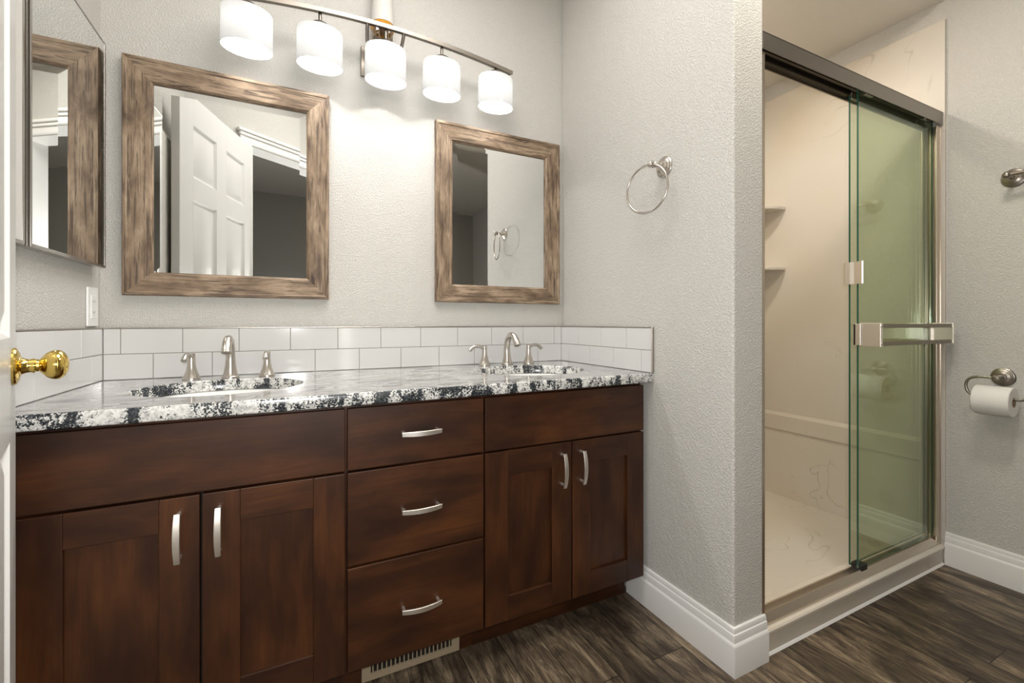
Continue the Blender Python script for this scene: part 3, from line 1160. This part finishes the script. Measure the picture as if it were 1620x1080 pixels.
def shade_mesh(x, parent):
    a_, b_ = 0.0725, 0.055
    t = bmesh.new()
    t.loops.layers.uv.new('UVMap')
    prof = [(1.0, SHZ0), (1.0, SHZ0 + 0.04), (1.0, SHZ0 + 0.08), (1.0, SHZ1 - 0.006), (0.985, SHZ1 - 0.002), (0.95, SHZ1), (0.30, SHZ1 + 0.0005)]
    seg = 56
    rings = [[t.verts.new((x + a_ * s * math.cos(2 * math.pi * i / seg), LY + b_ * s * math.sin(2 * math.pi * i / seg), z)) for i in range(seg)] for s, z in prof]
    for A, B in zip(rings, rings[1:]):
        for i in range(seg):
            j = (i + 1) % seg
            t.faces.new((A[i], A[j], B[j], B[i]))
    bmesh.ops.recalc_face_normals(t, faces=t.faces[:])
    mb = MB()
    mb._merge(t, None, 2, 0)
    return mb.build('lamp_shade', M_OPAL, parent)


for x in SHX:
    sh = shade_mesh(x, r_)
    mb = MB().lathe([(0.0, SHZ1 + 0.0008), (0.034, SHZ1 + 0.0008), (0.034, SHZ1 + 0.010), (0.031, SHZ1 + 0.018), (0.022, SHZ1 + 0.025), (0.009, SHZ1 + 0.028), (0.0, SHZ1 + 0.0283)], Matrix.Translation((x, LY, 0)), 28)
    mb.lathe([(0.0, SHZ1 - 0.040), (0.015, SHZ1 - 0.040), (0.016, SHZ1 - 0.02), (0.016, SHZ1 + 0.0005), (0.0, SHZ1 + 0.0006)], Matrix.Translation((x, LY, 0)), 20)
    mb.build('cap', M_BAR, r_)
    MB().tube([(x, LY, SHZ1 + 0.014), (x, LY, bar_z(x) - 0.002)], 0.0055, 14).build('stem', M_BAR, r_)
    MB().sphere((x, LY, 1.966), 0.015, 1, 1, 1.0).build('bulb', M_BULB, sh)
    ld = bpy.data.lights.new('bulb_light', 'POINT')
    ld.energy = BULB_W
    ld.color = BULB_COLOR
    ld.shadow_soft_size = 0.024
    lo = bpy.data.objects.new('bulb_light', ld)
    lo.location = (x, LY + 0.008, 1.953)
    COL.objects.link(lo)

# ------------------------------------------------------------------ small white cone pendant behind the light bar
r_ = thing('pendant_lamp', 'white cone pendant with an amber mouth behind the light bar', 'lamp', (0.819, -0.047, ZC))
PX, PY = 0.819, -0.048
z0 = 2.098
prof = [(0.0440, z0), (0.0425, z0 + 0.02), (0.0385, z0 + 0.08), (0.031, z0 + 0.18), (0.022, z0 + 0.28), (0.012, z0 + 0.33), (0.0, z0 + 0.335)]
inner = [(0.0, z0 + 0.330), (0.010, z0 + 0.325), (0.0205, z0 + 0.278), (0.0370, z0 + 0.08), (0.0425, z0)]
MB().lathe(inner[:] + prof, Matrix.Translation((PX, PY, 0)), 40).build('cone_shade', M_CREAM, r_)
MB().lathe([(0.0, z0 + 0.016), (0.030, z0 + 0.014), (0.041, z0 + 0.004), (0.044, z0 - 0.006), (0.041, z0 - 0.016), (0.034, z0 - 0.022), (0.0, z0 - 0.020)], Matrix.Translation((PX, PY, 0)), 40).build('amber_ring', M_AMBER, r_)
t_ = []
seg = 64
mb = MB()
secs = []
for zz_ in (z0 - 0.021, z0 - 0.064):
    secs.append([(PX + (0.0360 + 0.0018 * math.cos(16 * 2 * math.pi * i / (seg * 2) * 2)) * math.cos(2 * math.pi * i / seg), PY + (0.0360 + 0.0018 * math.cos(32 * math.pi * i / seg)) * math.sin(2 * math.pi * i / seg), zz_) for i in range(seg)])
mb.loft(secs, False, True, 2, 0)
mb.build('glass_cup', M_CLEAR, r_)
MB().tube([(PX, PY, z0 + 0.33), (PX, PY, ZC)], 0.0025, 8).build('cord', M_PLASTIC, r_)

# ------------------------------------------------------------------ towel ring on the divider wall
ROS = [(0.0, 0.0), (0.034, 0.0), (0.0345, 0.003), (0.0320, 0.0055), (0.0300, 0.0060), (0.0290, 0.0085), (0.0250, 0.0105), (0.0235, 0.0112), (0.0225, 0.0135), (0.0175, 0.0155), (0.0150, 0.0165), (0.0120, 0.0220), (0.0, 0.0225)]
RY, RZ = -0.634, 1.518
r_ = thing('towel_ring', 'brushed nickel towel ring on the divider wall', 'towel ring', (XD, RY, RZ))
MB().lathe(ROS, axis_to((-1, 0, 0), (XD, RY, RZ)), 36).build('rosette', M_NICKEL, r_)
mb = MB().lathe([(0.0, 0.020), (0.0105, 0.020), (0.0085, 0.028), (0.0075, 0.038), (0.0088, 0.046), (0.0108, 0.049), (0.0088, 0.051), (0.0, 0.051)], axis_to((-1, 0, 0), (XD, RY, RZ)), 24)
mb.sphere((XD - 0.060, RY, RZ), 0.0115)
mb.build('post', M_NICKEL, r_)
a_ = R(12)
hv = Vector((-math.sin(a_), math.cos(a_), 0))
rc = Vector((XD - 0.060, RY + 0.020, RZ - 0.0765))
rad = 0.0790
pts = [rc + hv * (rad * math.cos(2 * math.pi * i / 64)) + Vector((0, 0, rad * math.sin(2 * math.pi * i / 64))) for i in range(64)]
MB().tube(pts, 0.0036, 12, closed=True).build('ring', M_NICKEL, r_)

# ------------------------------------------------------------------ shower stall
XS0, XS1 = XD + TD, XRW
r_ = thing('shower_surround', 'cream marbled wall panels lining the shower stall', 'shower surround', ((XS0 + XS1) / 2, -0.45, 0.0))
mb = MB()
mb.box((XS1 - 0.012, YD - 0.002, 0.02), (XS1 - 0.0005, -0.001, 2.247), 0.002)
mb.build('wall_panel', M_MARBLE, r_)
MB().box((XS0 + 0.0005, -0.012, 0.02), (XS1 - 0.012, -0.0005, 2.247), 0.002).build('wall_panel', M_MARBLE, r_)
MB().box((XS0 + 0.0005, YD + 0.012, 0.02), (XS0 + 0.012, -0.012, 2.247), 0.002).build('wall_panel', M_MARBLE, r_)
mb = MB()
mb.prism([(XS1 - 0.012, 0.402), (XS1 - 0.020, 0.408), (XS1 - 0.022, 0.485), (XS1 - 0.012, 0.503)], 1, -0.828, -0.022)
mb.prism([(XS0 + 0.012, 0.402), (XS0 + 0.020, 0.408), (XS0 + 0.022, 0.485), (XS0 + 0.012, 0.503)], 1, -0.828, -0.022)
mb.prism([(-0.012, 0.402), (-0.020, 0.408), (-0.022, 0.485), (-0.012, 0.503)], 0, XS0 + 0.012, XS1 - 0.012)
mb.build('trim_band', M_MARBLE, r_)
r_ = thing('shower_pan', 'cream marbled shower pan with a raised curb', 'shower pan', ((XS0 + XS1) / 2, -0.45, 0.0))
MB().box((XS0 + 0.012, -0.806, 0.001), (XS1 - 0.012, -0.012, 0.045), 0.003).build('pan_floor', M_MARBLE, r_)
mb = MB()
cp = [(-0.800, 0.001), (-0.800, 0.086), (-0.806, 0.091), (-0.845, 0.090), (-0.880, 0.082), (-0.8955, 0.078), (-0.8995, 0.073), (-0.8995, 0.066), (-0.8965, 0.062), (-0.893, 0.0605), (-0.893, 0.001)]
mb.prism(cp, 0, XS0 + 0.004, XS1 - 0.017)
mb.build('curb', M_MARBLE, r_)
MB().prism([(-0.8930, 0.0005), (-0.8930, 0.0075), (-0.8950, 0.0060), (-0.8990, 0.0005)], 0, XS0 + 0.006, XS1 - 0.017).build('caulk_bead', M_TRIM, r_)
MB().lathe([(0.0, 0.004), (0.03, 0.004), (0.045, 0.002), (0.047, 0.0)], Matrix.Translation((2.30, -0.42, 0.0452)), 32).build('drain', M_NICKEL, r_)


def corner_shelf(z, label):
    cx, cy, rr_ = XS1 - 0.0122, -0.0122, 0.228
    poly = [(cx, cy)] + [(cx - rr_ * math.sin(R(a)), cy - rr_ * math.cos(R(a))) for a in range(0, 91, 6)]
    o = MB().prism(poly, 2, z - 0.018, z, 0.004).build('corner_shelf', M_MARBLE)
    tag(o, label, 'shelf', 'shower corner shelves')


corner_shelf(1.628, 'upper of the two cream corner shelves in the shower')
corner_shelf(1.298, 'lower of the two cream corner shelves in the shower')

r_ = thing('shower_door_frame', 'brushed metal header, jambs and bottom track of the shower door', 'shower frame', (2.35, -0.86, 0.09))
HX0, HX1 = XS0 + 0.003, XS1 - 0.013
mb = MB()
mb.box((HX0, -0.892, 1.811), (HX1, -0.8885, 1.863), 0.0012)
mb.box((HX0, -0.892, 1.859), (HX1, -0.828, 1.864), 0.0012)
mb.build('header', M_HEAD, r_)
mb = MB()
mb.box((HX0, -0.832, 1.806), (HX1, -0.828, 1.860))
mb.box((HX0, -0.862, 1.836), (HX1, -0.858, 1.860))
mb.box((HX0, -0.862, 1.836), (HX1, -0.848, 1.840))
mb.box((HX0, -0.840, 1.822), (HX1, -0.830, 1.826))
mb.build('roller_track', M_BRONZE, r_)
mb = MB()
mb.box((HX1 - 0.034, -0.884, 0.086), (HX1 - 0.002, -0.880, 1.811), 0.0008)
mb.box((HX1 - 0.034, -0.838, 0.086), (HX1 - 0.002, -0.834, 1.811), 0.0008)
mb.box((HX1 - 0.004, -0.886, 0.086), (HX1, -0.832, 1.811), 0.0008)
mb.box((HX1 - 0.020, -0.860, 0.086), (HX1 - 0.002, -0.856, 1.811), 0.0008)
mb.build('jamb', M_ALU, r_)
mb = MB()
mb.box((HX0, -0.884, 0.086), (HX0 + 0.022, -0.880, 1.811), 0.0008)
mb.box((HX0, -0.838, 0.086), (HX0 + 0.022, -0.834, 1.811), 0.0008)
mb.box((HX0, -0.886, 0.086), (HX0 + 0.004, -0.832, 1.811), 0.0008)
jm = mb.build('jamb', M_ALU, r_)
MB().box((HX0 + 0.004, -0.876, 0.968), (HX0 + 0.018, -0.860, 0.994), 0.002).build('bumper', M_BLACK, jm)
mb = MB()
mb.prism([(-0.886, 0.081), (-0.886, 0.088), (-0.872, 0.108), (-0.870, 0.108), (-0.870, 0.096), (-0.848, 0.096), (-0.848, 0.108), (-0.845, 0.108), (-0.832, 0.098), (-0.832, 0.0885)], 0, HX0, HX1)
mb.build('bottom_track', M_ALU, r_)
mb = MB()
mb.box((2.345, -0.8755, 0.096), (2.385, -0.842, 0.124), 0.002)
mb.build('guide_block', M_BLACK, r_)


def glass_panel(mb, x0, x1, y, z0, z1):
    """clear faces slot 0, green ground edges slot 1"""
    h = 0.003
    v = lambda x, yy_, z: (x, yy_, z)
    t = bmesh.new()
    t.loops.layers.uv.new('UVMap')
    A = [t.verts.new(p) for p in ((x0, y - h, z0), (x1, y - h, z0), (x1, y - h, z1), (x0, y - h, z1))]
    B = [t.verts.new((q.co.x, y + h, q.co.z)) for q in A]
    t.faces.new(A).material_index = 0
    t.faces.new(list(reversed(B))).material_index = 0
    for i in range(4):
        j = (i + 1) % 4
        t.faces.new((A[j], A[i], B[i], B[j])).material_index = 1
    bmesh.ops.recalc_face_normals(t, faces=t.faces[:])
    mb._merge(t, None, 2, None, smooth=False)


YO, YI = -0.865, -0.839
r_ = thing('shower_door', 'outer sliding glass shower panel carrying the double towel bar', 'shower door', (2.62, YO, 0.1))
mb = MB()
glass_panel(mb, 2.342, 2.902, YO, 0.112, 1.838)
mb.build('glass', [M_GLASS, M_GLASS_EDGE], r_)
mb = MB()
BZ0, BZ1, BY = 0.9135, 0.9905, -0.932
for bx in (2.336, 2.868):
    lft = bx < 2.5
    mb.box((bx, YO - 0.012, BZ0), (bx + (0.030 if lft else 0.022), YO - 0.0033, BZ1), 0.0015)
    if lft:
        mb.box((bx - 0.001, YO - 0.012, BZ0), (bx + 0.0055, YO + 0.010, BZ1), 0.0012)
        mb.box((bx - 0.001, YO + 0.0033, BZ0), (bx + 0.022, YO + 0.010, BZ1), 0.0012)
    xs = bx + 0.004 if lft else bx + 0.010
    mb.box((xs, BY - 0.006, BZ0 - 0.003), (xs + 0.005, YO - 0.008, BZ1 + 0.003), 0.0012)
    mb.box((xs - (0.010 if lft else 0.0), BY - 0.008, BZ0 - 0.003), (xs + (0.005 if lft else 0.012), BY - 0.003, BZ1 + 0.003), 0.0012)
br = mb.build('bar_bracket', M_ALU_L if 'M_ALU_L' in globals() else M_PULL, r_)
for z in (BZ0 + 0.008, BZ1 - 0.008):
    mb = MB().lathe([(0.0, 0.0), (0.0042, 0.0), (0.0035, 0.002), (0.0, 0.0025)], axis_to((0, -1, 0), (2.3355, BY - 0.0078, z)), 12)
    mb.build('screw', M_NICKEL_D, br)
for z in (BZ0, BZ1 - 0.0145):
    MB().box((2.341, BY - 0.005, z), (2.884, BY + 0.005, z + 0.0145), 0.0015).build('towel_bar', M_BRONZE, r_)
mb = MB()
for x in (2.39, 2.83):
    mb.box((x, YO - 0.006, 1.825), (x + 0.05, YO + 0.006, 1.850), 0.002)
mb.build('roller_hanger', M_NICKEL_D, r_)

r_ = thing('shower_door', 'inner sliding glass shower panel with a small edge pull', 'shower door', (2.62, YI, 0.1))
mb = MB()
glass_panel(mb, 2.342, 2.908, YI, 0.112, 1.822)
mb.build('glass', [M_GLASS, M_GLASS_EDGE], r_)
mb = MB()
PZ0, PZ1 = 1.134, 1.214
secs = []
prof = [(2.338, YI + 0.016), (2.334, YI + 0.010), (2.335, YI - 0.004), (2.3375, YI - 0.016), (2.335, YI - 0.026), (2.326, YI - 0.046), (2.328, YI - 0.050), (2.3385, YI - 0.028), (2.3405, YI - 0.016), (2.3385, YI - 0.004), (2.3380, YI + 0.008), (2.341, YI + 0.015)]
mb.prism(prof, 2, PZ0, PZ1)
mb.box((2.338, YI - 0.0075, PZ0), (2.358, YI - 0.0033, PZ1), 0.001)
mb.box((2.338, YI + 0.0033, PZ0), (2.358, YI + 0.0075, PZ1), 0.001)
mb.build('pull', M_PULL, r_)
mb = MB()
for x in (2.345, 2.83):
    mb.box((x, YI - 0.006, 1.812), (x + 0.05, YI + 0.006, 1.835), 0.002)
mb.build('roller_hanger', M_NICKEL_D, r_)

# ------------------------------------------------------------------ toilet paper holder and roll
TY, TZ = -1.061, 0.788
AX = XRW - 0.072
r_ = thing('toilet_paper_holder', 'brushed nickel toilet paper holder with a hooked arm', 'paper holder', (XRW, TY, TZ))
MB().lathe(ROS, axis_to((-1, 0, 0), (XRW, TY, TZ)), 36).build('rosette', M_NICKEL_D, r_)
mb = MB().lathe([(0.0, 0.020), (0.0105, 0.020), (0.0088, 0.035), (0.0088, 0.060), (0.0105, 0.066), (0.0110, 0.072), (0.0095, 0.079), (0.0, 0.081)], axis_to((-1, 0, 0), (XRW, TY, TZ)), 24)
mb.build('post', M_NICKEL_D, r_)
RZC = 0.7035
za = RZC + 0.0115
MB().tube(spline([(AX, TY, TZ), (AX, TY + 0.030, TZ + 0.001), (AX, TY + 0.055, TZ - 0.001), (AX, TY + 0.074, TZ - 0.012), (AX, TY + 0.081, TZ - 0.036), (AX, TY + 0.074, za + 0.012), (AX, TY + 0.058, za + 0.002), (AX, TY + 0.035, za),
                  (AX, TY - 0.030, za), (AX, TY - 0.062, za), (AX, TY - 0.078, za + 0.006), (AX, TY - 0.086, za + 0.016)], 7), 0.0047, 14).build('arm', M_NICKEL_D, r_)
r_ = thing('toilet_paper_roll', 'white toilet paper roll hanging on the nickel holder', 'toilet paper', (AX, TY, RZC))
y0, y1 = TY + 0.053, TY - 0.047
mb = MB().lathe([(0.0178, 0.0), (0.0520, 0.0), (0.0540, 0.002), (0.0540, y0 - y1 - 0.002), (0.0520, y0 - y1), (0.0178, y0 - y1), (0.0178, 0.0)], axis_to((0, 1, 0), (AX, y1, RZC)), 48)
mb.build('paper', M_PAPER, r_)
mb = MB().lathe([(0.0162, -0.0005), (0.0177, -0.0005), (0.0177, y0 - y1 + 0.0005), (0.0162, y0 - y1 + 0.0005), (0.0162, -0.0005)], axis_to((0, 1, 0), (AX, y1, RZC)), 32)
mb.build('core', M_CARD, r_)

# ------------------------------------------------------------------ towel bar on the right wall
BY_, BZ_ = -1.089, 1.536
r_ = thing('towel_bar', 'brushed nickel towel bar on the wall above the toilet paper', 'towel bar', (XRW, BY_, BZ_))
for y in (BY_, BY_ - 0.46):
    MB().lathe(ROS, axis_to((-1, 0, 0), (XRW, y, BZ_)), 36).build('rosette', M_NICKEL_D, r_)
    mb = MB().lathe([(0.0, 0.020), (0.0105, 0.020), (0.0085, 0.030), (0.0085, 0.050), (0.0110, 0.056), (0.0, 0.056)], axis_to((-1, 0, 0), (XRW, y, BZ_)), 24)
    mb.sphere((XRW - 0.068, y, BZ_), 0.0135)
    mb.build('post', M_NICKEL_D, r_)
MB().tube([(XRW - 0.068, BY_ - 0.006, BZ_), (XRW - 0.068, BY_ - 0.454, BZ_)], 0.0078, 16).build('bar', M_NICKEL_D, r_)

# ------------------------------------------------------------------ ceiling lamp of the bathroom, plus added fill fixtures over vanity and shower (their light is set at the top)
r_ = thing('ceiling_light', 'round flush ceiling light over the bathroom floor', 'light', (CEIL_LIGHT[0], CEIL_LIGHT[1], ZC))
MB().lathe([(0.0, -0.03), (0.175, -0.03), (0.185, -0.02), (0.185, 0.0), (0.0, 0.0)], Matrix.Translation((CEIL_LIGHT[0], CEIL_LIGHT[1], ZC)), 40).build('base', M_NICKEL, r_)
MB().lathe([(0.0, -0.085), (0.06, -0.083), (0.12, -0.068), (0.155, -0.045), (0.165, -0.030), (0.0, -0.030)], Matrix.Translation((CEIL_LIGHT[0], CEIL_LIGHT[1], ZC)), 40).build('diffuser', M_DIFF, r_)
r_ = thing('ceiling_fill_panel', 'wide flat round fill light added unseen over the vanity', 'light', (0.85, -0.85, ZC))
MB().lathe([(0.0, -0.012), (0.43, -0.012), (0.445, -0.034), (0.455, -0.034), (0.46, -0.028), (0.46, 0.0), (0.0, 0.0)], Matrix.Translation((0.85, -0.85, ZC)), 56).build('housing', M_PLASTIC, r_)
r_ = thing('shower_fill_downlight', 'small recessed fill downlight added unseen in the shower ceiling', 'light', (2.05, -0.42, 2.33))
MB().lathe([(0.072, -0.004), (0.09, -0.004), (0.092, 0.0), (0.072, 0.0), (0.072, -0.004)], Matrix.Translation((2.05, -0.42, 2.33)), 36).build('trim_ring', M_PLASTIC, r_)
MB().lathe([(0.0, -0.003), (0.071, -0.003), (0.071, -0.0005), (0.0, -0.0005)], Matrix.Translation((2.05, -0.42, 2.33)), 36).build('lens', M_DIFF, r_)
